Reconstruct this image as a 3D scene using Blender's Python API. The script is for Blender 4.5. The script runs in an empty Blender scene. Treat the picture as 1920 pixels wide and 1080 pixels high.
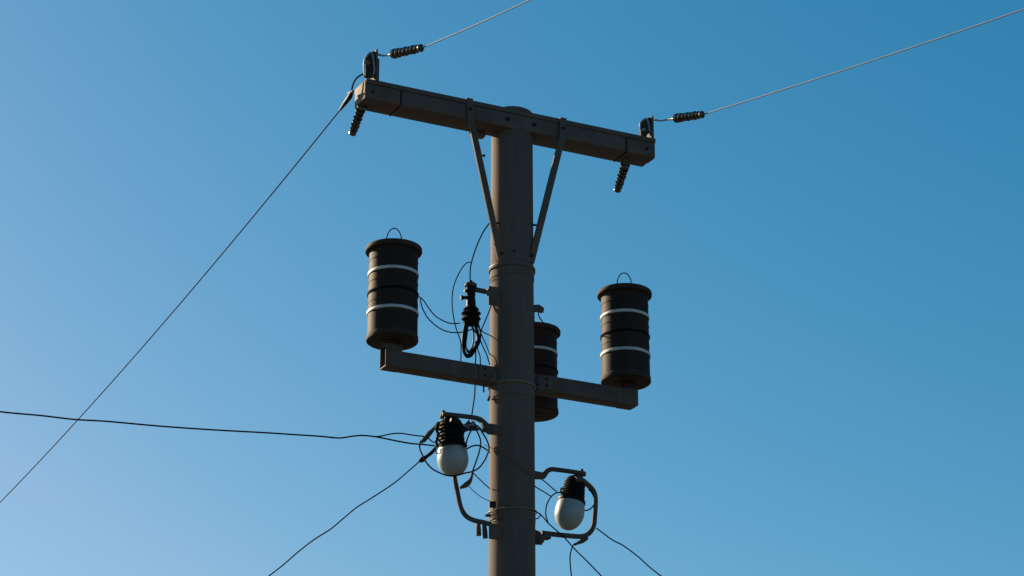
import bpy, bmesh, math, random
from mathutils import Vector, Matrix
random.seed(7)
R = math.radians
S = bpy.context.scene
COL = S.collection

# ------------------------------------------------------------------ camera
FPX, PITCH, DIST, EYE = 5000.0, R(21.5), 18.0, 1.6      # focal length in 1920-px units
cam_d = bpy.data.cameras.new('camera'); cam = bpy.data.objects.new('camera', cam_d); COL.objects.link(cam)
cam_d.sensor_width = 36; cam_d.lens = 36*FPX/1920; cam_d.clip_start = .1; cam_d.clip_end = 20000
cam.location = (0, 0, EYE); cam.rotation_euler = (math.pi/2+PITCH, 0, 0)
S.camera = cam

# ------------------------------------------------------------------ world, sun, exposure
SUN_EL = R(26)
SUN_AZ = R(127)                                          # measured from the viewing axis towards the left
to_sun = Vector((-math.sin(SUN_AZ)*math.cos(SUN_EL), -math.cos(SUN_AZ)*math.cos(SUN_EL), math.sin(SUN_EL)))
w = bpy.data.worlds.new('World'); S.world = w; w.use_nodes = True
nt = w.node_tree; nt.nodes.clear()
sky = nt.nodes.new('ShaderNodeTexSky'); sky.sky_type = 'NISHITA'; sky.sun_disc = False
sky.sun_elevation = SUN_EL; sky.sun_rotation = math.atan2(to_sun.x, to_sun.y)
sky.air_density = 1.0; sky.dust_density = 0.9; sky.ozone_density = 3.0; sky.altitude = 200
bg = nt.nodes.new('ShaderNodeBackground'); bg.inputs[1].default_value = 0.1
wo = nt.nodes.new('ShaderNodeOutputWorld')
# deeper, more cyan clear-air blue: one tone curve per channel on the whole sky
sep = nt.nodes.new('ShaderNodeSeparateColor'); com = nt.nodes.new('ShaderNodeCombineColor'); nt.links.new(sky.outputs[0], sep.inputs[0])
def mth(op, a, b):
    n = nt.nodes.new('ShaderNodeMath'); n.operation = op
    for i, v in enumerate((a, b)):
        if isinstance(v, (int, float)): n.inputs[i].default_value = v
        else: nt.links.new(v, n.inputs[i])
    return n.outputs[0]
chs = []
for i, (gm, k) in enumerate(((2.69, 35.4), (1.23, 2.73), (1.01, 1.93))):
    chs.append(mth('MULTIPLY', mth('POWER', mth('MULTIPLY', sep.outputs[i], .06), gm), k/(.1*2**1.15)))
chs[0] = mth('MINIMUM', chs[0], mth('MULTIPLY', chs[1], .575))
for i in range(3): nt.links.new(chs[i], com.inputs[i])
nt.links.new(com.outputs[0], bg.inputs[0]); nt.links.new(bg.outputs[0], wo.inputs[0])
sun_d = bpy.data.lights.new('sun', 'SUN'); sun_d.energy = 5.0; sun_d.angle = R(.5); sun_d.color = (1, .78, .54)
sun = bpy.data.objects.new('sun', sun_d); COL.objects.link(sun); sun.rotation_euler = to_sun.to_track_quat('Z', 'Y').to_euler()
S.view_settings.view_transform = 'Standard'; S.view_settings.look = 'None'
S.view_settings.exposure = 1.15; S.view_settings.gamma = 1

# ------------------------------------------------------------------ frame of the pole: u along the crossarm, n away from the viewer
TH = R(26)
U = Vector((math.cos(TH), math.sin(TH), 0)); N = Vector((-math.sin(TH), math.cos(TH), 0)); O = Vector((0, DIST, 0))
def L(a, b, z): return O + U*a + N*b + Vector((0, 0, z))
def ray(x, y):
    X = (x-960)/FPX; Y = -(y-540)/FPX
    return Vector((X, math.cos(PITCH)-Y*math.sin(PITCH), math.sin(PITCH)+Y*math.cos(PITCH)))
def PV(x, y, p0, d):                                     # where a line of sight meets the upright plane through p0 along d
    r = ray(x, y); c = Vector((0, 0, EYE)); nn = Vector((-d.y, d.x, 0))
    return c + r*((p0-c).dot(nn)/r.dot(nn))
def PB(x, y, b=0.0): return PV(x, y, L(0, b, 0), U)
def PS(x, y, r):                                         # nearest hit of a line of sight on an upright cylinder round the pole axis
    d = ray(x, y); A = d.x*d.x+d.y*d.y; Bq = -d.y*DIST; Cq = DIST*DIST-r*r; k = max(0, Bq*Bq-A*Cq)
    return Vector((0, 0, EYE))+d*((-Bq-math.sqrt(k))/A)
def trace(pts, b=0.0): return [PB(q[0], q[1], q[2] if len(q) > 2 else b) for q in pts]

# ------------------------------------------------------------------ materials
def mat(name, col, rough=.6, metal=0, var=.25, scale=8, streak=1.0, bump=.15, spec=.5, col2=None, coat=0):
    m = bpy.data.materials.new(name); m.use_nodes = True; t = m.node_tree; b = t.nodes['Principled BSDF']
    tc = t.nodes.new('ShaderNodeTexCoord'); mp = t.nodes.new('ShaderNodeMapping')
    mp.inputs['Scale'].default_value = (1, 1, 1/streak)
    t.links.new(tc.outputs['Object'], mp.inputs['Vector'])
    n1 = t.nodes.new('ShaderNodeTexNoise'); n1.inputs['Scale'].default_value = scale; n1.inputs['Detail'].default_value = 8; n1.inputs['Roughness'].default_value = .65
    t.links.new(mp.outputs[0], n1.inputs['Vector'])
    cr = t.nodes.new('ShaderNodeValToRGB'); cr.color_ramp.elements[0].position = .3; cr.color_ramp.elements[1].position = .7
    c2 = col2 or col
    cr.color_ramp.elements[0].color = (*[c*(1-var) for c in c2], 1); cr.color_ramp.elements[1].color = (*[min(1, c*(1+var)) for c in col], 1)
    t.links.new(n1.outputs['Fac'], cr.inputs[0]); t.links.new(cr.outputs[0], b.inputs['Base Color'])
    mr = t.nodes.new('ShaderNodeMapRange'); mr.inputs['To Min'].default_value = max(0, rough-.12); mr.inputs['To Max'].default_value = min(1, rough+.12)
    t.links.new(n1.outputs['Fac'], mr.inputs['Value']); t.links.new(mr.outputs[0], b.inputs['Roughness'])
    b.inputs['Metallic'].default_value = metal; b.inputs['Specular IOR Level'].default_value = spec
    b.inputs['Coat Weight'].default_value = coat; b.inputs['Coat Roughness'].default_value = .15
    if bump:
        n2 = t.nodes.new('ShaderNodeTexNoise'); n2.inputs['Scale'].default_value = scale*6; n2.inputs['Detail'].default_value = 4
        t.links.new(mp.outputs[0], n2.inputs['Vector'])
        bp = t.nodes.new('ShaderNodeBump'); bp.inputs['Strength'].default_value = bump; bp.inputs['Distance'].default_value = .01
        t.links.new(n2.outputs['Fac'], bp.inputs['Height']); t.links.new(bp.outputs[0], b.inputs['Normal'])
    return m
M = dict(
    steel=mat('weathered_painted_steel', (.116, .084, .073), .78, 0, .15, 5, 12, .15, .10, (.090, .065, .056)),
    beam=mat('dark_painted_steel', (.104, .076, .067), .72, 0, .16, 4, 1, .12, .14, (.088, .063, .055)),
    arm=mat('bracket_steel', (.086, .062, .054), .7, 0, .3, 9, 1, .2, .12),
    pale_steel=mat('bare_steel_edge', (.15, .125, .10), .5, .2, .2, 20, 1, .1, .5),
    drum=mat('black_enamel', (.030, .019, .018), .62, 0, .2, 4, 3, .05, .05),
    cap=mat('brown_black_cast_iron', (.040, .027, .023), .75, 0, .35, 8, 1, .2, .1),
    band=mat('white_band', (.42, .41, .40), .6, 0, .2, 12, 1, .05, .5),
    ceramic=mat('glazed_brown_ceramic', (.034, .020, .014), .16, 0, .3, 12, 1, .03, .7),
    rubber=mat('black_rubber', (.0075, .0058, .0055), .55, 0, .3, 18, 1, .15, .12),
    clampm=mat('dull_clamp_metal', (.035, .028, .024), .45, .1, .4, 25, 1, .2, .5),
    wire=mat('black_insulated_wire', (.006, .006, .009), .8, 0, .2, 20, 1, 0, .04),
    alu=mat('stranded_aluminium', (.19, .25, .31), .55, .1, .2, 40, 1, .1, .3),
    opal=mat('grey_opal_plastic', (.27, .265, .27), .40, 0, .06, 5, 1, .02, .4),
    tape=mat('tape_and_sunlit_tan', (.14, .105, .075), .7, 0, .35, 30, 1, .4, .15),
    collar=mat('galvanised_collar', (.15, .115, .098), .65, 0, .3, 14, 1, .2, .2),
    ground=mat('dry_soil', (.062, .072, .068), .9, 0, .3, .4, 1, .3, .2, (.05, .056, .052)),
)

# ------------------------------------------------------------------ object helpers
def root(name, label, cat, loc, rz=0, group=None):
    o = bpy.data.objects.new(name, None); o.empty_display_size = .1; COL.objects.link(o)
    o.location = loc; o.rotation_euler = (0, 0, rz); o['label'] = label; o['category'] = cat
    if group: o['group'] = group
    return o
def wmat(o):
    m = Matrix.LocRotScale(o.location, o.rotation_euler, o.scale)
    return wmat(o.parent) @ m if o.parent else m
def part(name, bm, m, parent=None, smooth=True, origin=None):
    me = bpy.data.meshes.new(name)
    o = bpy.data.objects.new(name, me); COL.objects.link(o)
    if parent: o.parent = parent
    if origin is not None: o.location = origin
    bm.transform(wmat(o).inverted())
    bmesh.ops.recalc_face_normals(bm, faces=bm.faces)
    for f in bm.faces: f.smooth = smooth
    bm.to_mesh(me); bm.free()
    if smooth: me.set_sharp_from_angle(angle=R(38))
    me.materials.append(M[m])
    return o
def B(): return bmesh.new()
def box(bm, fr, c, s, bev=.004):
    """box centred c (in frame fr) of size s; fr = Matrix"""
    v = []
    for i in (-1, 1):
        for j in (-1, 1):
            for k in (-1, 1):
                v.append(bm.verts.new(fr @ Vector((c[0]+i*s[0]/2, c[1]+j*s[1]/2, c[2]+k*s[2]/2))))
    fs = [(0, 1, 3, 2), (4, 6, 7, 5), (0, 4, 5, 1), (2, 3, 7, 6), (0, 2, 6, 4), (1, 5, 7, 3)]
    F = [bm.faces.new([v[i] for i in f]) for f in fs]
    if bev: 
        es = list({e for f in F for e in f.edges}); bmesh.ops.bevel(bm, geom=es, offset=bev, segments=2, profile=.6, affect='EDGES')
    return bm
FR = Matrix.Translation(O) @ Matrix.Rotation(TH, 4, 'Z')  # pole frame (a, b, z)
def bar(bm, p, q, wd, th, hint, bev=.003):
    """flat bar from p to q; wd measured across, th along hint"""
    d = (q-p); ln = d.length; z = d.normalized(); y = (hint - z*hint.dot(z)).normalized(); x = y.cross(z)
    fr = Matrix((( x.x, y.x, z.x, p.x), (x.y, y.y, z.y, p.y), (x.z, y.z, z.z, p.z), (0, 0, 0, 1)))
    return box(bm, fr, (0, 0, ln/2), (wd, th, ln), bev)
def smoothpts(pts, sub=6):
    if len(pts) < 3: return [p.copy() for p in pts]
    P = [pts[0]*2-pts[1]] + list(pts) + [pts[-1]*2-pts[-2]]; out = []
    for i in range(1, len(P)-2):
        for k in range(sub):
            t = k/sub; a, b, c, d = P[i-1], P[i], P[i+1], P[i+2]
            out.append(.5*((2*b)+(c-a)*t+(2*a-5*b+4*c-d)*t*t+(3*b-a-3*c+d)*t**3))
    out.append(pts[-1].copy()); return out
def tube(bm, pts, r, sub=6, seg=8, closed_ends=True, square=False):
    """r: number or list per control point"""
    n = len(pts)
    rs = r if isinstance(r, (list, tuple)) else [r]*n
    sp = smoothpts(pts, sub) if sub > 1 else pts
    def rad(i):
        if len(sp) == n: return rs[i]
        t = i/(len(sp)-1)*(n-1); k = min(int(t), n-2); f = t-k; return rs[k]*(1-f)+rs[k+1]*f
    prev = None; rings = []
    for i, p in enumerate(sp):
        d = (sp[min(i+1, len(sp)-1)]-sp[max(i-1, 0)])
        d = d.normalized() if d.length > 1e-9 else Vector((0, 0, 1))
        if prev is None:
            x = d.cross(Vector((.13, .9, .2)));
            if x.length < .1: x = d.cross(Vector((1, 0, 0)))
            x.normalize()
        else: x = (prev - d*prev.dot(d)).normalized()
        prev = x; y = d.cross(x); R_ = rad(i)
        rings.append([bm.verts.new(p + (x*math.cos(2*math.pi*(k+.5)/seg)+y*math.sin(2*math.pi*(k+.5)/seg))*R_) for k in range(seg)])
    for a, b in zip(rings, rings[1:]):
        for k in range(seg): bm.faces.new((a[k], a[(k+1) % seg], b[(k+1) % seg], b[k]))
    if closed_ends: bm.faces.new(rings[0][::-1]); bm.faces.new(rings[-1])
    return bm
def lathe(bm, prof, fr=Matrix(), seg=48, off=0.0):
    rings = []
    for r, z in prof:
        rings.append([bm.verts.new(fr @ Vector((max(r, 1e-4)*math.cos(off+2*math.pi*k/seg), max(r, 1e-4)*math.sin(off+2*math.pi*k/seg), z))) for k in range(seg)])
    for a, b in zip(rings, rings[1:]):
        for k in range(seg): bm.faces.new((a[k], a[(k+1) % seg], b[(k+1) % seg], b[k]))
    bm.faces.new(rings[0][::-1]); bm.faces.new(rings[-1])
    return bm
def axis_frame(p, d):
    return Matrix.Translation(p) @ d.normalized().to_track_quat('Z', 'Y').to_matrix().to_4x4()
def rod(bm, p, q, r, seg=12): return lathe(bm, [(r, 0), (r, (q-p).length)], axis_frame(p, q-p), seg)
def copy_tree(o, parent=None):
    c = o.copy(); COL.objects.link(c)
    if parent: c.parent = parent
    for ch in [x for x in o.children]: copy_tree(ch, c)
    return c

# ------------------------------------------------------------------ ground
bm = B(); 
for v in ((-6000, -6000), (6000, -6000), (6000, 6000), (-6000, 6000)): bm.verts.new((v[0], v[1], 0))
bm.faces.new(bm.verts); g = part('ground', bm, 'ground', smooth=False); g['kind'] = 'structure'

# ------------------------------------------------------------------ utility pole
pole = root('utility_pole', 'dark brown steel utility pole with a box crossarm, two slanting braces and side arms', 'utility pole', O, TH)
off = R(270-37)
def rz(z): return .1518 + (10.05-z)*(.0115/3.6)
bm = B(); lathe(bm, [(rz(z)*1.008, z) for z in (0, 3, 6.9, 7.83, 8.8, 9.9)], Matrix.Translation(O), 72)
part('shaft', bm, 'steel', pole)
T0 = Matrix.Translation(O)
bm = B(); lathe(bm, [(.150, 10.047), (.158, 10.049), (.158, 10.068), (.150, 10.078), (.12, 10.082), (0, 10.085)], T0); part('pole_cap', bm, 'beam', pole)
def collar(prof, m='steel', name='collar'):
    bm = B(); lathe(bm, prof, T0, 64); return part(name, bm, m, pole)
def sleeve(z0, z1, t, lip):
    r = rz(z1)*1.010
    return [(r-.01, z0), (r+t, z0), (r+t, z1-.02), (r+lip, z1-.018), (r+lip, z1-.003), (r+lip-.003, z1), (r-.01, z1)]
collar(sleeve(8.745, 8.828, .004, .013)); collar(sleeve(7.826, 7.912, .004, .004))
bm = B(); rr_ = rz(7.93)*1.010; lathe(bm, [(rr_-.01, 7.9115), (rr_+.010, 7.9115), (rr_+.013, 7.915), (rr_+.013, 7.929), (rr_+.010, 7.9335), (rr_-.01, 7.9335)], T0, 64); part('collar_band', bm, 'collar', pole)
collar(sleeve(6.915, 6.985, .0025, .003))
bm = B(); rr_ = rz(8.83)*1.010+.0105; tube(bm, [O+Vector((rr_*math.cos(2*math.pi*k/32), rr_*math.sin(2*math.pi*k/32), 8.8295)) for k in range(33)], .0035, 2, 6); part('tie_wire_or_glint', bm, 'pale_steel', pole)  # pale ring added as the sun highlight on the upper collar's lip
# tightening wire round the low collar
bm = B(); c = O; pts = []
for k in range(33):
    t = 2*math.pi*k/32; rr = .1735; pts.append(O+Vector((rr*math.cos(t), rr*math.sin(t), 6.992+.012*math.sin(t*1.0+.6))))
tube(bm, pts, .0045, 2, 6); part('tie_wire_or_glint', bm, 'pale_steel', pole)
# crossarm
A0, A1, ZB, ZT = -1.240, 1.131, 9.893, 10.045
bm = B(); box(bm, FR, ((A0+A1)/2, -.046, (ZB+ZT-.035)/2), (A1-A0, .204, ZT-ZB-.035), .006)
xa = part('crossarm', bm, 'beam', pole)
bm = B(); box(bm, FR, ((A0+A1)/2, -.046, ZT-.0165), (A1-A0+.006, .220, .036), .005); part('top_flange', bm, 'beam', xa)
for a in (-.965, .885):
    bm = B(); box(bm, FR, (a, -.046, ZB+.054), (.014, .211, .114), .0015); part('seam_strip', bm, 'drum', xa)
# left end of the crossarm, its sunlit tan put into the colour
bm = B(); box(bm, FR, (A0-.004, -.05, (ZB+ZT)/2-.004), (.006, .19, .14), .002); part('sunlit_tan_end', bm, 'tape', xa)
# clamp ears below the crossarm
for a0, a1 in ((-.315, -.215), (.105, .175)):
    bm = B(); box(bm, FR, ((a0+a1)/2, .035, ZB-.018), (a1-a0, .06, .036), .004); box(bm, FR, (a0-.012, .035, ZB-.012), (.02, .02, .02), .003)
    part('clamp_ear', bm, 'steel', xa)
# braces
def brace(at, zt_px, bot, s):
    bm = B()
    f = Vector(-N)
    top = L(at, -.165, 10.047); mid = L(at+s*.012, -.166, ZB-.02)
    bar(bm, top, mid, .052, .008, f); bar(bm, mid+Vector((0, 0, .01)), bot, .050, .008, f)
    side = U*(-s)*(-1)*(-.021)
    bar(bm, mid+Vector((0, 0, .01))-U*.0225+N*.008, bot-U*.0225+N*.008, .006, .014, f*1.0)   # return flange of the angle iron
    bar(bm, top+N*.05+Vector((0, 0, .001)), top-N*.006+Vector((0, 0, .001)), .052, .008, Vector((0, 0, 1)))   # lip hooked over the top
    br = part('brace', bm, 'beam', pole)
    bm = B(); rod(bm, L(at+s*.004, -.168, 9.965), L(at+s*.004, -.182, 9.965), .012, 6); part('bolt', bm, 'drum', br)
    bm = B(); rod(bm, bot+Vector((0, 0, .05))-N*.002, bot+Vector((0, 0, .05))-N*.018, .012, 6); part('bolt', bm, 'drum', br)
    return br
bl = brace(-.425, 182, PB(940, 488, -.125), 1)
brr = brace(.345, 223, PB(996, 492, -.135), -1)
bm = B(); p = PB(899, 291.5, -.12); q = PB(909, 291.8, -.12); rod(bm, PB(893, 291, -.13), q, .006); rod(bm, PB(905, 291.6, -.12), q, .010); part('peg', bm, 'drum', bl)
bm = B(); rod(bm, PB(998, 421, -.06), PB(1008, 423, -.12), .008); part('spacer_bolt', bm, 'drum', brr)
bm = B(); rod(bm, PB(929, 418, -.12), PB(938, 419, -.12), .007); part('spacer_bolt', bm, 'drum', bl)
for x, y in ((964.5, 470.5),):
    bm = B(); c = PB(x, y, -.156); rod(bm, c+N*.02, c-N*.006, .008, 8); part('bolt', bm, 'drum', pole)
# side arms with hollow square ends
def side_arm(sgn, aend, acen):
    bm = B(); z0, z1 = 7.92, 8.04; inner = .10*sgn
    a_in, a_out = (inner, acen - sgn*.0635)
    box(bm, FR, ((a_in+a_out)/2, 0, 7.98), (abs(a_out-a_in), .12, .12), .007)
    arm = part('side_arm', bm, 'arm', pole)
    bm = B(); t = .008; zt = 8.085 if sgn < 0 else 8.043; h = .127/2
    box(bm, FR, (acen, -.06+t/2, (z0+zt)/2), (2*h, t, zt-z0), .0025)
    box(bm, FR, (acen-sgn*.004, .06-.002, (z0+zt)/2), (2*h-.008, .004, zt-z0), 0)
    box(bm, FR, (acen-sgn*(h-t/2), 0, (z0+zt)/2), (t, .12-2*t-.001, zt-z0-.002), 0)
    box(bm, FR, (acen, 0, z0+t/2), (2*h-2*t, .12-2*t-.001, t), 0)
    if sgn > 0:   # closed chamfered end
        box(bm, FR, (acen+h-t/2, 0, (z0+zt)/2), (t, .12-2*t-.001, zt-z0-.004), 0)
    part('elbow', bm, 'arm', arm)
    bm = B(); lathe(bm, [(.056, zt-.02), (.058, zt+.004), (.060, zt+.01), (.060, 8.092), (.068, 8.096), (.068, 8.112), (.05, 8.116)], Matrix.Translation(L(acen, 0, 0)), 32)
    part('neck', bm, 'cap', arm)
    return arm
aL, aR = -.948, .932
side_arm(-1, -1.012, aL); sR = side_arm(1, .995, aR)
# collar lugs where the arms meet the pole
for a in (-.185, .185):
    bm = B(); box(bm, FR, (a, -.02, 7.93), (.05, .125, .035), .004); rod(bm, L(a, -.09, 7.955), L(a, -.06, 7.955), .014, 6); part('arm_lug', bm, 'arm', pole)
# bolted saddle plates over the roots of the side arms and bolts through the crossarm
for a, z in ((-.245, 7.955), (-.245, 8.01), (.245, 7.955), (.245, 8.01)):
    bm = B(); rod(bm, L(a, -.058, z), L(a, -.074, z), .011, 6); part('bolt', bm, 'drum', pole)
for a in (-.20, .20):
    bm = B(); box(bm, FR, (a+(.03 if a > 0 else -.03), -.063, 7.982), (.13, .008, .105), .003); part('saddle_plate', bm, 'arm', pole)
for a in (-.11, .11):
    bm = B(); rod(bm, L(a, -.146, 9.955), L(a, -.166, 9.955), .013, 6); part('bolt', bm, 'drum', xa)
for a in (-1.19, 1.06):
    bm = B(); rod(bm, L(a, -.146, 9.95), L(a, -.160, 9.95), .011, 6); part('bolt', bm, 'drum', xa)
# rear arm, running back behind the shaft
bm = B(); p = O+Vector((.0, .12, 8.2)); q = O+Vector((.05, 1.04, 8.2)); bar(bm, p, q, .11, .11, Vector((0, 0, 1)), .006); part('side_arm', bm, 'arm', pole)
# crossarm end brackets: upright plate and clevis
def stadium(pts, th, b):
    """plate with the outline pts (pixels) at depth b, th thick"""
    bm = B(); P = smoothpts(trace(pts+[pts[0]], b), 5)[:-1]
    f = [bm.verts.new(p-N*th/2) for p in P]; k = [bm.verts.new(p+N*th/2) for p in P]; n = len(P)
    bm.faces.new(f); bm.faces.new(k[::-1])
    for i in range(n): bm.faces.new((f[i], k[i], k[(i+1) % n], f[(i+1) % n]))
    return bm
def end_bracket(a, b, px, ring, body, hole, dx):
    zt = PB(px[0], px[1], b).z; z0 = 9.894
    bm = B(); box(bm, FR, (a, b, (z0+zt)/2), (.016, .10, zt-z0), .005)
    box(bm, FR, (a+dx, b-.005, 10.05+(zt-10.05)*.36), (.020, .085, (zt-10.05)*.72), .005)
    e = part('end_bracket', bm, 'beam', pole)
    part('clevis_block', stadium(body, .035, b-.02), 'cap', e)
    bm = B(); pts = trace(ring, b-.04); tube(bm, pts, [.004]+[.0075]*(len(ring)-2)+[.004], 5, 8); part('clevis', bm, 'alu', e)
    bm = B(); c = PB(hole[0], hole[1], b-.034); rod(bm, c, c-N*.016, hole[2], 16); part('clevis_pin', bm, hole[3], e)
    return e
eL = end_bracket(-1.150, -.075, (703, 97), [(682.5, 140), (682.5, 124), (684, 112), (689, 103), (695, 99), (699, 104), (700.5, 118), (702, 132), (699, 143)],
                 [(683.5, 144), (683.5, 122), (686, 108), (694, 100), (702, 99), (702, 120), (701, 144)], (688, 119, .018, 'tape'), .012)
eR = end_bracket(1.130, -.075, (1221, 222), [(1202.5, 246), (1200, 238), (1201, 230), (1206, 225), (1212, 223), (1215, 229), (1217, 238), (1218, 248)],
                 [(1200, 259), (1199.5, 240), (1202, 229), (1210, 224), (1219, 223), (1218, 246), (1212, 254), (1209, 259)], (1205.5, 244, .012, 'alu'), -.004)
# lamp bracket plates strapped on the shaft
def strap_plate(px0, py0, px1, py1, b, name='strap_plate'):
    p = PB(px0, py0, b); q = PB(px1, py1, b); c = (p+q)/2
    fr = Matrix.Translation(c) @ Matrix.Rotation(TH, 4, 'Z'); d = q-p
    bm = B(); box(bm, fr, (0, 0, 0), (abs(d.dot(U)), .014, abs(d.z)), .003)
    return part(name, bm, 'arm', pole)
# hook on the right of the shaft
bm = B(); bar(bm, PB(996, 579, .06), PB(1011, 578, .10), .05, .04, N, .008); bar(bm, PB(1009, 577, .10), PB(1017, 583, .12), .042, .038, N, .010); hk = part('hook', bm, 'arm', pole)
# tie clamp and loose tape low on the shaft, small bolts
bm = B(); box(bm, axis_frame(PB(924, 946, -.09), Vector((0, 0, 1))), (0, 0, 0), (.045, .03, .042), .006); part('tie_clamp', bm, 'drum', pole)
bm = B(); rod(bm, PB(921, 966, -.05), PB(910, 967, -.05), .009, 8); rod(bm, PB(921, 966, -.05), PB(914, 966, -.05), .005, 8); part('peg', bm, 'drum', pole)
bm = B()
for k in range(6):
    y = 956+k*4.6; x = 921+4*math.sin(k*1.7)
    tube(bm, [PB(917.5, y+random.uniform(0, 3), -.015), PB(x+3, y-2, -.075), PB(931, y-5, -.115)], [.003, .006, .003], 4, 6)
part('tape_wrap', bm, 'tape', pole)
bm = B(); tube(bm, [PB(917, 747, .02), PB(924, 746, -.07), PB(934, 741.5, -.115)], .005, 4, 6); tube(bm, [PB(919, 723, -.02), PB(918.5, 735, -.03), PB(918, 746, -.03)], .005, 4, 6); part('tie_wire_or_glint', bm, 'pale_steel', pole)
bm = B(); rod(bm, PB(918, 743, 0), PB(915.5, 751, 0), .010, 8); part('bolt', bm, 'drum', pole)

# ------------------------------------------------------------------ barrel transformers
def make_barrel():
    t = root('barrel_transformer', '', 'transformer', (0, 0, 0), 0, 'black barrel transformers round the pole')
    bm = B(); lathe(bm, [(.0, .004), (.178, .004), (.1785, .05), (.1785, .184), (.1765, .334), (.1755, .484), (.1745, .634), (.174, .679), (0, .680)], Matrix(), 72)
    part('body', bm, 'drum', t)
    bm = B(); lathe(bm, [(.0, .0), (.066, -.001), (.10, -.002), (.165, -.003), (.176, -.002), (.1800, .001), (.17, .0025), (.0, .0025)], Matrix(), 72); part('bounce_tinted_base', bm, 'cap', t)  # underside disc, with the glow of ground bounce put into its brown
    bm = B(); lathe(bm, [(.172, .0035), (.1825, .003), (.1845, .008), (.1835, .040), (.1810, .047), (.172, .049)], Matrix(), 72); part('skirt', bm, 'cap', t)
    for z in (.279, .434, .600):
        bm = B(); lathe(bm, [(.170, z-.010), (.1812-z*.007, z-.003), (.1812-z*.007, z+.003), (.170, z+.010)], Matrix(), 72); part('rib', bm, 'drum', t)
    bm = B(); lathe(bm, [(.172, .672), (.200, .676), (.2035, .682), (.2035, .703), (.199, .711), (.15, .717), (0, .721)], Matrix(), 72); part('lid', bm, 'cap', t)
    for z, r in ((.505, .1755), (.209, .1785)):
        bm = B(); lathe(bm, [(r-.006, z-.0115), (r+.005, z-.011), (r+.0062, z-.009), (r+.0062, z+.009), (r+.005, z+.011), (r-.006, z+.0115)], Matrix(), 72); part('band', bm, 'band', t)
    for z, r in ((.354, .1762),):
        bm = B(); lathe(bm, [(r-.006, z-.009), (r+.006, z-.0085), (r+.008, z-.005), (r+.008, z+.005), (r+.006, z+.0085), (r-.006, z+.009)], Matrix(), 72); part('hoop', bm, 'wire', t)
    bm = B(); lathe(bm, [(.02, .0), (.045, -.008), (.060, -.008), (.064, .002)], Matrix(), 40); part('base_socket', bm, 'drum', t)
    # lifting loop on the lid
    bm = B(); pts = [Vector((.058*math.cos(k*math.pi/8), 0, .714+(.155)*math.sin(k*math.pi/8)**.75)) for k in range(9)]
    tube(bm, pts, .0042, 4, 8); part('lifting_loop', bm, 'wire', t)
    return t
ZD = 8.118
b1 = make_barrel(); b2 = copy_tree(b1); b3 = copy_tree(b1)
for b, a, rzz, lab in ((b1, L(aL+.010, 0, ZD), TH-.5, 'black barrel transformer with two white bands standing on the left side arm of the pole'),
                  (b2, L(aR-.005, 0, ZD-.016), .05, 'black barrel transformer with two white bands standing on the right side arm of the pole'),
                  (b3, O+Vector((.17, 1.2, ZD+.012)), 1.57, 'barrel transformer half hidden behind the right side of the pole shaft')):
    b.scale.z = .955 if b is b3 else 1
    b.location = a; b.rotation_euler.z = rzz; b['label'] = lab

# ------------------------------------------------------------------ ribbed insulators
def make_insulator():
    t = root('ribbed_insulator', '', 'insulator', (0, 0, 0)); n = 6; Ln = .30
    prof = [(.012, 0), (.030, .004), (.037, .012), (.037, .030), (.018, .040)]
    z = .046; st = (Ln-.075)/n
    for k in range(n):
        q = (1.04, .93, 1.0, .90, .98, .88)[k]; prof += [(.0135, z), (.022*q, z+st*.22), (.0345*q, z+st*.32), (.0345*q, z+st*.52), (.024*q, z+st*.64), (.0135, z+st*.78)]; z += st
    prof += [(.018, Ln-.03), (.027, Ln-.022), (.029, Ln-.010), (.02, Ln), (.006, Ln+.004)]
    bm = B(); lathe(bm, prof, Matrix(), 28); part('ribbed_body', bm, 'ceramic', t)
    bm = B(); lathe(bm, [(.008, -.05), (.010, -.02), (.020, -.002), (.020, .004)], Matrix(), 16); part('end_fitting', bm, 'clampm', t)
    bm = B(); lathe(bm, [(.018, Ln-.002), (.015, Ln+.006), (.006, Ln+.010)], Matrix(), 16); part('end_fitting', bm, 'clampm', t)
    return t
def orient(o, p, q, Ln=.304):
    d = q-p; o.location = p; o.rotation_mode = 'QUATERNION'; o.rotation_quaternion = d.normalized().to_track_quat('Z', 'Y')
    k = d.length/Ln; o.scale = (1, 1, k)
PHI = R(50); DW = Vector((math.cos(PHI), -math.sin(PHI), 0))     # the two upper lines come forward to the right
pL = PB(705, 100.5, -.09); pR = PB(1226, 223.5, -.09)
i1 = make_insulator(); i2 = copy_tree(i1); i3 = copy_tree(i1); i4 = copy_tree(i1)
sL0, sL1 = PV(736, 101.5, pL, DW), PV(792, 89.5, pL, DW)
sR0, sR1 = PV(1266, 222, pR, DW), PV(1319, 214.5, pR, DW)
print('strain len', (sL1-sL0).length, (sR1-sR0).length)
orient(i1, sL0, sL1); orient(i2, sR0, sR1)
def hang(o, px0, py0, px1, py1):
    p = PB(px0, py0, -.02); 
    # swing the tail back along n: solve depth so that its length is .30
    best = min((abs((PB(px1, py1, -.02+.01*k)-p).length-.29), k) for k in range(0, 30))[1]
    q = PB(px1, py1, -.02+.01*best); orient(o, p, q); print('hang', best, (q-p).length)
hang(i3, 680, 196, 660, 253); hang(i4, 1173, 307, 1157, 359)
for o, l, g in ((i1, 'brown ribbed strain insulator in the wire leaving the left tip of the crossarm', 'strain insulators in the upper wires'),
                (i2, 'brown ribbed strain insulator in the wire leaving the right tip of the crossarm', 'strain insulators in the upper wires'),
                (i3, 'ribbed insulator hanging under the left end of the crossarm', 'insulators hanging under the crossarm'),
                (i4, 'ribbed insulator hanging under the right end of the crossarm', 'insulators hanging under the crossarm')):
    o['label'] = l; o['group'] = g

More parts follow.
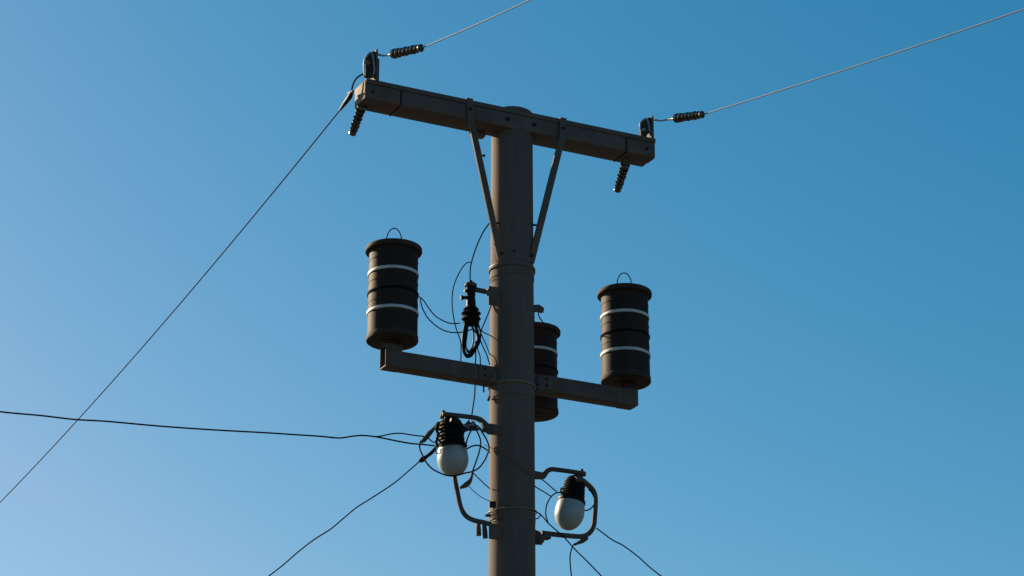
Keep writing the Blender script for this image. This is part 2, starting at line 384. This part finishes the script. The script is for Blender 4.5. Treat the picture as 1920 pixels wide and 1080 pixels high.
# ------------------------------------------------------------------ wires
def wire(name, label, pts, r, m='wire', cat='wire', group=None, sub=6, seg=8):
    bm = B(); tube(bm, pts, r, sub, seg); o = part(name, bm, m, origin=pts[0]); o['label'] = label; o['category'] = cat
    if group: o['group'] = group
    return o
def extend(pts, ln, rise=0):                             # carry a wire on beyond the frame, in growing steps
    d = (pts[-1]-pts[-2]).normalized(); s0 = (pts[-1]-pts[-2]).length; out = list(pts); a = 0
    while a < ln:
        s0 *= 1.5; a += s0; out.append(pts[-1]+d*a+Vector((0, 0, rise*(a/ln)**2)))
    return out
def sag_fit(pts):
    '''least-squares parabola through points of one upright plane'''
    p0, d = pts[0], (pts[-1]-pts[0]); d.z = 0; Ln = d.length; d.normalize()
    t = [(p-p0).dot(d)/Ln for p in pts]; z = [p.z for p in pts]
    # z = z0 + (z1-z0) t + c t (t-1)
    z0, z1 = z[0], z[-1]; num = sum((zz-z0-(z1-z0)*tt)*tt*(tt-1) for tt, zz in zip(t, z)); den = sum((tt*(tt-1))**2 for tt in t); c = num/den
    return [Vector((p0.x+d.x*Ln*k/24, p0.y+d.y*Ln*k/24, z0+(z1-z0)*k/24+c*(k/24)*(k/24-1))) for k in range(25)]
g = 'overhead wires leaving the crossarm'
wire('overhead_wire', 'pale twisted wire rising from the left tip of the crossarm to the top edge',
     extend(sag_fit([PV(x, y, pL, DW) for x, y in ((792, 89.3), (806, 84), (830, 74.5), (855, 63), (880, 51.5), (905, 40), (935, 27), (965, 13.5), (993, 0))]), 16, 1), .0050, 'alu', group=g)
wire('overhead_wire', 'pale twisted wire running from the right tip of the crossarm to the right edge',
     extend(sag_fit([PV(x, y, pR, DW) for x, y in ((1319, 214.5), (1335, 210), (1400, 191), (1500, 159), (1600, 125), (1700, 91), (1800, 58), (1880, 31), (1920, 17))]), 16, 1), .0052, 'alu', group=g)
for p, s, l in ((pL, ((703, 100), (713, 103.5), (722, 104.5), (729, 103.5), (737, 101.3)), 'short wire link joining the left crossarm bracket to its insulator'),
             (pR, ((1222, 223), (1230, 225), (1240, 226.5), (1250, 224.5), (1266, 222.5)), 'short wire link joining the right crossarm bracket to its insulator')):
    wire('wire_link', l, [PV(x, y, p, DW) for x, y in s], [.009, .008, .006, .007, .010], 'alu', 'wire link', 'links to the strain insulators')
DA = Vector((-math.cos(R(66)), math.sin(R(66)), 0)); p0 = PB(659, 171, 0.0)
wire('overhead_wire', 'long dark wire sloping from the left crossarm end down to the left edge',
     extend(sag_fit([PV(x, y, p0, DA) for x, y in ((637, 207), (610, 242), (580, 279), (550, 316), (520, 352), (490, 389), (465, 422), (440, 456), (415, 484), (385, 513), (330, 576), (270, 645), (205, 717), (140, 788), (75, 863), (35, 909), (0, 942))]), 12, 0), .0050, 'wire', group=g)
cl = root('wire_clamp', 'dark tapered clamp on the long wire beside the left crossarm end', 'clamp', p0)
bm = B(); tube(bm, [PV(x, y, p0, DA) for x, y in ((660, 172), (656, 181), (648, 192), (637, 207))], [.013, .019, .017, .008], 4, 10); part('grip', bm, 'rubber', cl)
bm = B(); rod(bm, PV(662, 171, p0, DA), PV(653, 176, p0, DA), .010, 8); part('bolt', bm, 'clampm', cl)
wire('jumper_wire', 'short curved wire from the left crossarm bracket to the dark clamp',
     [PB(684, 137, -.07), PB(673, 143, -.06), PB(666, 150, -.04), PB(661.5, 160, -.02), p0], .0062)
# two service lines from the left, merging before the lamp
gl = 'service wires reaching the left lamp'
wire('service_wire', 'long nearly level wire from the left edge to the socket of the left lamp',
     [PB(-160, 752, .1)]+trace([(0, 772), (75, 779), (140, 786.5), (200, 790), (300, 799), (400, 806), (500, 811.5), (560, 815.5), (600, 818), (636, 821.2), (660, 818), (680, 816.5), (705, 819), (740, 826), (770, 831.5), (790, 833), (803, 834.5), (815, 835.5)], .0), .0058, group=gl)
wire('service_wire', 'short upper wire splitting off the level wire and entering the lamp clamp', trace([(703, 818.8), (715, 817.5), (735, 813.3), (752, 812.6), (775, 816), (795, 818.3)], .0), .0048, group=gl)
wire('drop_wire', 'thin wire sloping from the left lamp down to the bottom edge',
     extend(trace([(788, 864), (765, 884), (740, 905), (715, 922), (690, 938), (668, 952), (645, 971), (620, 992), (590, 1011), (560, 1034), (530, 1060), (503, 1081)], -.05), 6), .0045, group='wires sloping away below the lamps')
dc = root('wire_clamp', 'black tapered clamp between the left lamp socket and the sloping drop wire', 'clamp', PB(820, 838, -.05))
bm = B(); tube(bm, trace([(820, 836), (810, 848), (800, 856), (792, 861.5), (787, 865)], -.06), [.010, .013, .012, .020, .012], 4, 10); part('grip', bm, 'rubber', dc)
# small wires round the pole
small = [
 ('jumper_wire', 'upper curved wire from the left barrel transformer to the cable head', [(786, 556), (794, 563), (802, 575), (817, 593), (835.7, 603.5), (848, 606.6), (862, 606)], .0045),
 ('jumper_wire', 'lower curved wire from the left barrel transformer across the cable coil', [(788, 560), (790.5, 573), (796, 586), (805, 599.6), (823.5, 615), (841.8, 622.5), (860, 623.5), (874, 621), (886, 617)], .0045),
 ('riser_wire', 'curved wire from the left brace down into the top of the cable head', [(918, 418), (906, 435), (894.8, 459), (886.5, 483), (881.9, 503.7), (881.5, 527)], .0052),
 ('loop_wire', 'thin wire bowing left of the cable head down to the left side arm', [(882.5, 491.7), (874.4, 493.5), (863.3, 507.4), (853, 529.6), (848.5, 548), (847.6, 570), (850, 592), (854, 611.5), (859.6, 628), (863.8, 641), (864.5, 655), (864, 678, .0), (864, 690, .03)], .0042),
 ('loop_wire', 'wire curving from the pole plate past the coil to the side arm', [(923, 567), (917, 584), (909.6, 602), (903, 618), (900, 633), (905, 649), (912, 664), (918.5, 684)], .0046),
 ('loop_wire', 'wire from the coil top slanting onto the lit side of the shaft', [(890, 602), (896, 612), (906, 622.6), (920.7, 630, -.04), (934, 639, -.12)], .0042),
 ('loop_wire', 'wire zigzagging from the coil to the shaft just above the left side arm', [(897, 611), (904, 630), (911.5, 646.7), (918, 663, -.03), (927, 669.5, -.09), (930, 677, -.11), (932, 688, -.11)], .0040),
 ('loop_wire', 'short wire dropping from the coil behind the left side arm', [(894, 640), (896, 656), (900, 668), (901, 686, .03)], .0045),
 ('riser_wire', 'wire hanging from the coil behind the left side arm to the lamp arm', [(892, 640), (892, 660), (891.5, 690, .07), (891, 715, .07), (890, 740, .05), (887, 762, .02), (884.5, 780)], .0050),
 ('wire_tail', 'short cut wire end poking below the left side arm', [(905.5, 710, .03), (906.5, 722, .03), (906.9, 735, .02)], .0062),
 ('lamp_wire', 'dark wire loop hanging round the left globe from clamp to shaft side', [(788, 828), (787, 840, -.06), (792, 853, -.09), (800, 868, -.12), (812, 880, -.13), (830, 889, -.12), (842, 892, -.10), (856, 891.5, -.08), (872, 887, -.06), (884, 884.5), (897, 878), (907, 866), (914, 852), (917, 838), (911, 822), (902, 808)], .0056),
 ('lamp_wire', 'wire arching from the metal clamp down the right of the left globe to its pipe', [(888, 797), (896, 812), (901, 826), (900.5, 838), (897, 852), (892, 867), (887, 881)], .0056),
 ('lamp_wire', 'short wire from the clamp under the lamp arm to the socket rim', [(884, 806), (878, 818), (874.5, 830), (873.5, 840)], .0056),
 ('lamp_wire', 'wire curving from the left globe rim to the shaft', [(873, 843), (884, 837), (895, 835), (904, 838), (912, 843), (918, 848, -.05)], .0056),
 ('lamp_wire', 'short wire crossing from the clamp to the left socket', [(803, 821), (809, 827), (815, 830)], .0046),
 ('loop_wire', 'wire from the left globe loop down to the shaft', [(887.8, 887), (894, 893.5), (901.7, 901), (910, 909), (919, 916.5)], .0042),
 ('loop_wire', 'thin wire from the lower left lamp pipe to the tie clamp on the shaft', [(879.4, 911.7), (888, 921), (898.9, 929.5), (909, 935.5), (922, 941, -.06)], .0028),
 ('lamp_wire', 'upper wire from the right lamp arm to its hanging loop', [(1016, 899), (1024, 905), (1033, 913), (1040, 919), (1046, 924)], .0046),
 ('lamp_wire', 'lower wire from the right of the shaft to the hanging loop', [(1002, 911, .03), (1010, 916.5), (1018, 921), (1026, 926), (1033, 930.5)], .0046),
 ('lamp_wire', 'thin wire bowing round the left of the right globe', [(1052, 923.7), (1044, 924), (1036, 928.5), (1029.5, 937), (1025, 947), (1023.2, 960), (1024.5, 970), (1028, 981)], .0048),
 ('lamp_wire', 'wire loop from the right globe rim up to its pipe', [(1093, 957), (1100, 957), (1107, 954), (1113, 947.5), (1114.8, 940), (1113, 931), (1109, 923), (1103, 917)], .0052),
 ('loop_wire', 'tiny wire loop at the right of the shaft below the tie wire', [(1003, 973, .02), (1009, 971.5), (1013, 966), (1012, 962)], .0042),
 ('hook_wire', 'short wire from the hook to the lid of the half hidden transformer', [(1009, 585, .12), (1011, 594, .5), (1018, 604.5, 1.0)], .0050),
]
for nm, lab, pts, r in small:
    wire(nm, lab, trace(pts), r, cat='wire', group={'jumper_wire': 'jumper wires', 'riser_wire': 'riser wires', 'loop_wire': 'loose thin wires', 'lamp_wire': 'wires round the lamps'}.get(nm))
wire('shaft_wire', 'wire running across the front of the shaft between the two lamps',
     [PB(908, 834, -.06)]+[PS(x, y, .172) for x, y in ((922, 840), (930, 843.5), (940, 849), (955, 860), (970, 871), (985, 882), (998, 891))]+[PB(1006, 895, -.01)], .0020, 'arm', cat='wire')
wire('drop_wire', 'wire from the shaft past the right globe down to the bottom edge',
     extend(trace([(1003, 959, 0), (1008, 961), (1018, 969), (1026.7, 979.5), (1038, 990), (1051, 1001), (1062, 1012), (1073, 1024.5), (1086, 1038), (1100, 1051.5), (1114, 1066), (1128, 1080.5)], -.02), 3), .0050, group='wires sloping away below the lamps')
wire('drop_wire', 'wavy wire from the right lamp pipe out to the lower right',
     extend(trace([(1118, 990), (1124, 994.5), (1134, 1002), (1144.5, 1010), (1156, 1016.5), (1167, 1022), (1184, 1034), (1200, 1046.7), (1211, 1057), (1222, 1066.7), (1240, 1080.5)], 0), 3), .0050, group='wires sloping away below the lamps')
wire('drop_wire', 'short wire hanging straight down under the right lamp pipe',
     extend(trace([(1080, 1018), (1075, 1022), (1071.5, 1030), (1069, 1042), (1069, 1055), (1070, 1067), (1071.5, 1081)], 0), 1.5), .0048, group='wires sloping away below the lamps')

# ------------------------------------------------------------------ cable head with coil
ch = root('cable_termination', 'black cable head with ribbed skirt bracketed left of the shaft', 'cable termination', PB(883, 545))
bm = B(); c0 = PB(883.5, 604); c1 = PB(882.5, 530); 
H = (c1-c0).length; k = 1/258
prof = [(.0, -.02), (.045, -.02), (.060, .0), (.055, .01), (.070, .022), (.063, .034), (.045, .040), (.066, .058), (.072, .066), (.045, .082), (.058, .096), (.048, .108), (.036, .118), (.034, .155), (.030, .2), (.033, .205), (.034, .27), (.036, .275), (.036, .292), (.030, .302), (.0, .304)]
lathe(bm, [(r, z*H/.304) for r, z in prof], axis_frame(c0, c1-c0), 28); part('skirt', bm, 'rubber', ch)
bm = B(); lathe(bm, [(.040, 0), (.045, .004), (.045, .02), (.02, .03), (.013, .032), (.013, .05)], axis_frame(PB(882.5, 538), Vector((0, 0, 1))), 20); part('gland', bm, 'arm', ch)
bm = B(); bar(bm, PB(886, 542), PB(917, 548), .032, .025, N, .004); part('bracket', bm, 'arm', ch)
bm = B(); bar(bm, PB(925, 537.5, -.10), PB(925, 573, -.10), .078, .012, N, .004); bar(bm, PB(914, 547, -.08), PB(924, 547.5, -.08), .05, .04, N, .003); part('mounting_plate', bm, 'arm', ch)
bm = B(); rod(bm, PB(866, 558), PB(878, 558), .013, 8); rod(bm, PB(870.5, 545), PB(880, 546), .011, 8); rod(bm, PB(866, 554), PB(866, 562), .010, 6); part('terminal', bm, 'rubber', ch)
co = root('cable_coil', 'coil of thick black cable hanging below the cable head', 'cable', PB(883, 604))
for pts, r in (([(875, 598), (872.5, 618), (870, 640), (869.5, 655), (872, 663), (878, 667), (885, 661.5), (892, 652), (897, 641), (896.5, 630), (893, 616), (888, 600)], .0125),
               ([(878, 600), (876, 622), (873.5, 644), (875, 656), (880, 662), (887, 655), (893, 644), (895.5, 630), (891, 612), (887, 600)], .0060),
               ([(882, 600), (886.5, 616), (888, 630), (887, 644), (884, 654), (879, 659), (874, 653)], .0070),
               ([(872, 606), (869, 622), (867.5, 640), (868, 654), (871, 664), (876, 669.5), (884, 667), (890, 658)], .0080),
               ([(880, 598), (884, 610), (891, 622), (898, 632), (894, 646), (886, 660)], .0058),
               ([(866, 596), (876, 604), (888, 603), (898, 594)], .0105), ([(870, 602), (880, 609), (892, 604)], .0090),
               ([(890, 598), (896, 606), (899, 616), (901, 628), (899, 642), (894, 652)], .0065)):
    bm = B(); tube(bm, trace([(x, y, .012*i-.01) for i, (x, y) in enumerate(pts)][:1]+[(x, y, 0.0) for x, y in pts[1:]]), r, 6, 8); part('cable_turn', bm, 'rubber', co)

# ------------------------------------------------------------------ pole lamps
def lamp(label, rootpt, sock0, sock1, tip, rg, upper, lower, thU, plates, ribs, b, twist):
    t = root('pole_lamp', label, 'lamp', rootpt, 0, 'ribbed socket lamps on pipe brackets')
    p0, p1, pt = PB(*sock0, b), PB(*sock1, b), PB(*tip, b)
    ax = (p0-pt).normalized()                     # up along the lamp
    fr = axis_frame(p1, ax); H = (p0-p1).length
    prof = [(.0, -.012), (.097, -.012), (.101, -.004), (.101, .010), (.088, .018)]
    n = 6; z = .022; st = (H-.05)/n; r0, r1 = ribs
    for k in range(n):
        rr = r0+(r1-r0)*k/(n-1)
        prof += [(rr-.007, z), (rr-.001, z+st*.12), (rr+.002, z+st*.40), (rr-.001, z+st*.70), (rr-.007, z+st*.86)]; z += st
    prof += [(r1-.012, H-.026), (r1-.008, H-.02), (r1-.020, H-.004), (.040, H+.002), (.018, H+.018), (.0, H+.018)]
    bm = B(); lathe(bm, prof, fr, 40); part('socket', bm, 'rubber', t)
    G = (p1-pt).length
    fg = axis_frame(p1, -ax)
    nk = .88
    pg = [(.0, -.005), (rg*nk, -.005), (rg*nk, .0)]
    def gr(q): return rg*(nk+(1-nk)*math.sin(q/.40*math.pi/2)) if q < .40 else rg*max(0, 1-((q-.40)/.60)**2)**(.5+twist)
    for k in range(1, 31):
        q = k/30; rr = gr(q)
        pg.append((rr, q*G))
    bm = B(); lathe(bm, pg, fg, 48); gl = part('globe', bm, 'opal', t)
    bm = B(); lathe(bm, [(gr(.14)-.003, .14*G-.002), (gr(.14)+.0012, .14*G-.001), (gr(.14)+.0012, .14*G+.001), (gr(.14)-.003, .14*G+.002)], fg, 48); part('seam_ring', bm, 'opal', gl)
    bm = B()
    for pts, rr in upper: tube(bm, trace(pts, b), rr, 5, 10)
    part('upper_bracket', bm, 'arm', t)
    bm = B()
    for pts, rr in lower: tube(bm, trace(pts, b), rr, 6, 12)
    part('lower_bracket', bm, 'arm', t)
    for (x0, y0, x1, y1, bb) in plates:
        bm = B(); p = PB(x0, y0, bb); q = PB(x1, y1, bb); d = q-p
        box(bm, Matrix.Translation((p+q)/2) @ Matrix.Rotation(TH, 4, 'Z'), (0, 0, 0), (abs(d.dot(U)), .014, abs(d.z)), .003)
        part('mounting_plate', bm, 'arm', t)
    return t
l1 = lamp('bulb lamp with a black ribbed socket on the left of the shaft, tangled in wires', PB(925, 800, -.08),
     (843, 787), (847.5, 839), (850.5, 893), .110,
     [([(829, 776, -.02), (845, 777.8, -.02), (865, 780, -.02), (885, 782.5, -.02), (896, 785, -.03), (904, 790, -.04), (910, 798, -.06), (917, 805, -.08), (926, 806, -.10)], [.017, .0175, .0175, .0175, .019, .021, .028, .036, .036]),
      ([(832, 770), (830, 777), (828.5, 784)], [.011, .016, .016]), ([(836, 778), (838, 784), (841, 792)], [.012, .016, .03])],
     [([(843, 800, .10), (846, 840, .13), (850, 880, .10), (853, 900, .06), (858, 925, .04), (862, 945, .02), (868, 960), (877, 970), (890, 976, -.03), (904, 979, -.06), (920, 983, -.10)], .0175),
      ([(887, 880), (884, 895), (880, 903), (874, 909), (863, 915)], [.007, .010, .017, .020, .009]),
      ([(897, 979, -.04), (897, 990, -.04), (897.5, 1004, -.04)], [.012, .018, .019]), ([(908, 982, -.06), (909, 995, -.06), (910, 1009, -.06)], [.014, .018, .018])],
     .0175, [(917.5, 794, 935, 816.5, -.105), (917, 981, 936, 1012.5, -.105)], (.092, .088), 0.0, -.03)
# cables lashed round the left socket
wr = root('cable_lashing', 'black cables lashed round the socket of the left lamp', 'cable', PB(843, 810, -.05))
for pts, rr in (([(820, 800), (826, 806), (840, 809), (856, 806), (866, 800)], .0075), ([(821, 812), (828, 819), (842, 822), (856, 818), (867, 811)], .0065), ([(820, 822), (828, 830), (844, 832), (858, 828), (870, 822)], .0075),
                ([(862, 797), (868, 806), (866, 818), (869, 830), (875, 838)], [.014, .016, .012, .013, .012]), ([(823, 792), (818, 802), (821, 814), (818, 826), (821, 838)], [.012, .012, .009, .011, .010]),
                ([(845, 787), (857, 792), (866, 800), (876, 806)], [.014, .014, .012, .012]), ([(819, 838), (817, 846), (821, 851), (826, 848), (826, 841)], .0045)):
    bm = B(); tube(bm, trace(pts, -.115), rr, 5, 8); part('cable_turn', bm, 'rubber', wr)
# metal wire clamp under the left lamp arm and on its socket
bm = B()
for p, r in (([(866, 806), (873, 800), (882, 797), (890, 799), (898, 803), (906, 809)], [.010, .016, .022, .018, .013, .008]),
             ([(878, 792), (883, 799), (889, 806)], [.010, .016, .010]), ([(866, 812), (874, 806), (884, 805), (896, 806)], [.010, .012, .012, .008]),
             ([(870, 797), (876, 803)], [.014, .012]), ([(852, 790), (860, 798), (872, 797), (880, 790)], [.012, .009, .010, .012])):
    tube(bm, trace(p, -.03), r, 4, 8)
part('wire_clamp', bm, 'clampm', l1)
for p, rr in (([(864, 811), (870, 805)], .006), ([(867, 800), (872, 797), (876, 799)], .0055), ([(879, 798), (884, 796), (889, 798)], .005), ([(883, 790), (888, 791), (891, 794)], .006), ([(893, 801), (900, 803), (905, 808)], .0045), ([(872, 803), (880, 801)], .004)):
    bm = B(); tube(bm, trace(p, -.07), rr, 3, 8); part('clamp_glint', bm, 'alu', l1)  # short pale bars added as painted highlights on the clamp metal
bm = B()
for p, r in (([(822, 792), (813, 804), (805, 813), (797, 822), (790, 829)], [.010, .012, .018, .016, .012]), ([(808, 808), (803, 818), (795, 828)], [.008, .012, .008])):
    tube(bm, trace(p, -.02), r, 4, 8)
part('wire_clamp', bm, 'clampm', l1)
for p, r in (([(802, 812, -.06), (805, 808, -.06)], .0075), ([(868, 801, -.07), (873, 798, -.07)], .008), ([(884, 793, -.06), (888, 796, -.06)], .008), ([(820, 838, -.09), (824, 832, -.1)], .006), ([(865, 813, -.07), (870, 808, -.07)], .006), ([(904, 805, -.06), (908, 811, -.06)], .006)):
    bm = B(); tube(bm, trace(p), r, 1, 8); part('clamp_bolt', bm, 'pale_steel', l1)
l2 = lamp('bulb lamp with black ribbed socket inside a rounded pipe right of the shaft', PB(1003, 900, .0),
     (1080, 896), (1071.5, 941), (1062.5, 993.5), .106,
     [([(998, 890, -.02), (1008, 891.5, -.01), (1017, 892), (1022, 888), (1027, 882.5), (1034, 880), (1045, 880.8), (1066, 883.5), (1085, 886.5), (1096, 888)], [.031, .030, .026, .021, .018, .0175, .0175, .0175, .0175, .017]),
      ([(1091, 880), (1091, 894)], .012), ([(1097, 886), (1096, 893)], .009), ([(1087, 890), (1080, 897)], [.012, .02])],
     [([(1078, 899, -.06), (1090, 901, -.05), (1102, 909, -.02), (1111, 918), (1116, 930), (1116.5, 948), (1115, 970), (1113.5, 984), (1108, 996), (1098, 1004), (1085, 1006), (1060, 1004), (1035, 1001.5), (1015, 999)], [.026, .024, .020, .0185, .018, .018, .018, .018, .018, .018, .018, .018, .018, .018]),
      ([(1100, 1008), (1092, 1014), (1082, 1019), (1077, 1022)], [.018, .017, .010, .006]),
      ([(1018, 1006), (1025, 1007), (1031, 1006)], [.024, .024, .018]),
      ([(998, 1003, .02), (1005, 1008, .0), (1012, 1010), (1014, 1003)], [.045, .052, .04, .02])],
     .0175, [(1002, 998, 1016, 1022, .05)], (.089, .074), 0.0, .05)
bm = B(); pts = trace([(1058, 918), (1053, 915), (1051.5, 920), (1054, 924.5), (1058, 922)], -.06); tube(bm, pts, .0055, 4, 8); part('socket_ring', bm, 'wire', l2)
bm = B(); rod(bm, PB(1106, 992, -.0), PB(1110, 993, -.0), .007, 8); part('stud', bm, 'drum', l2)
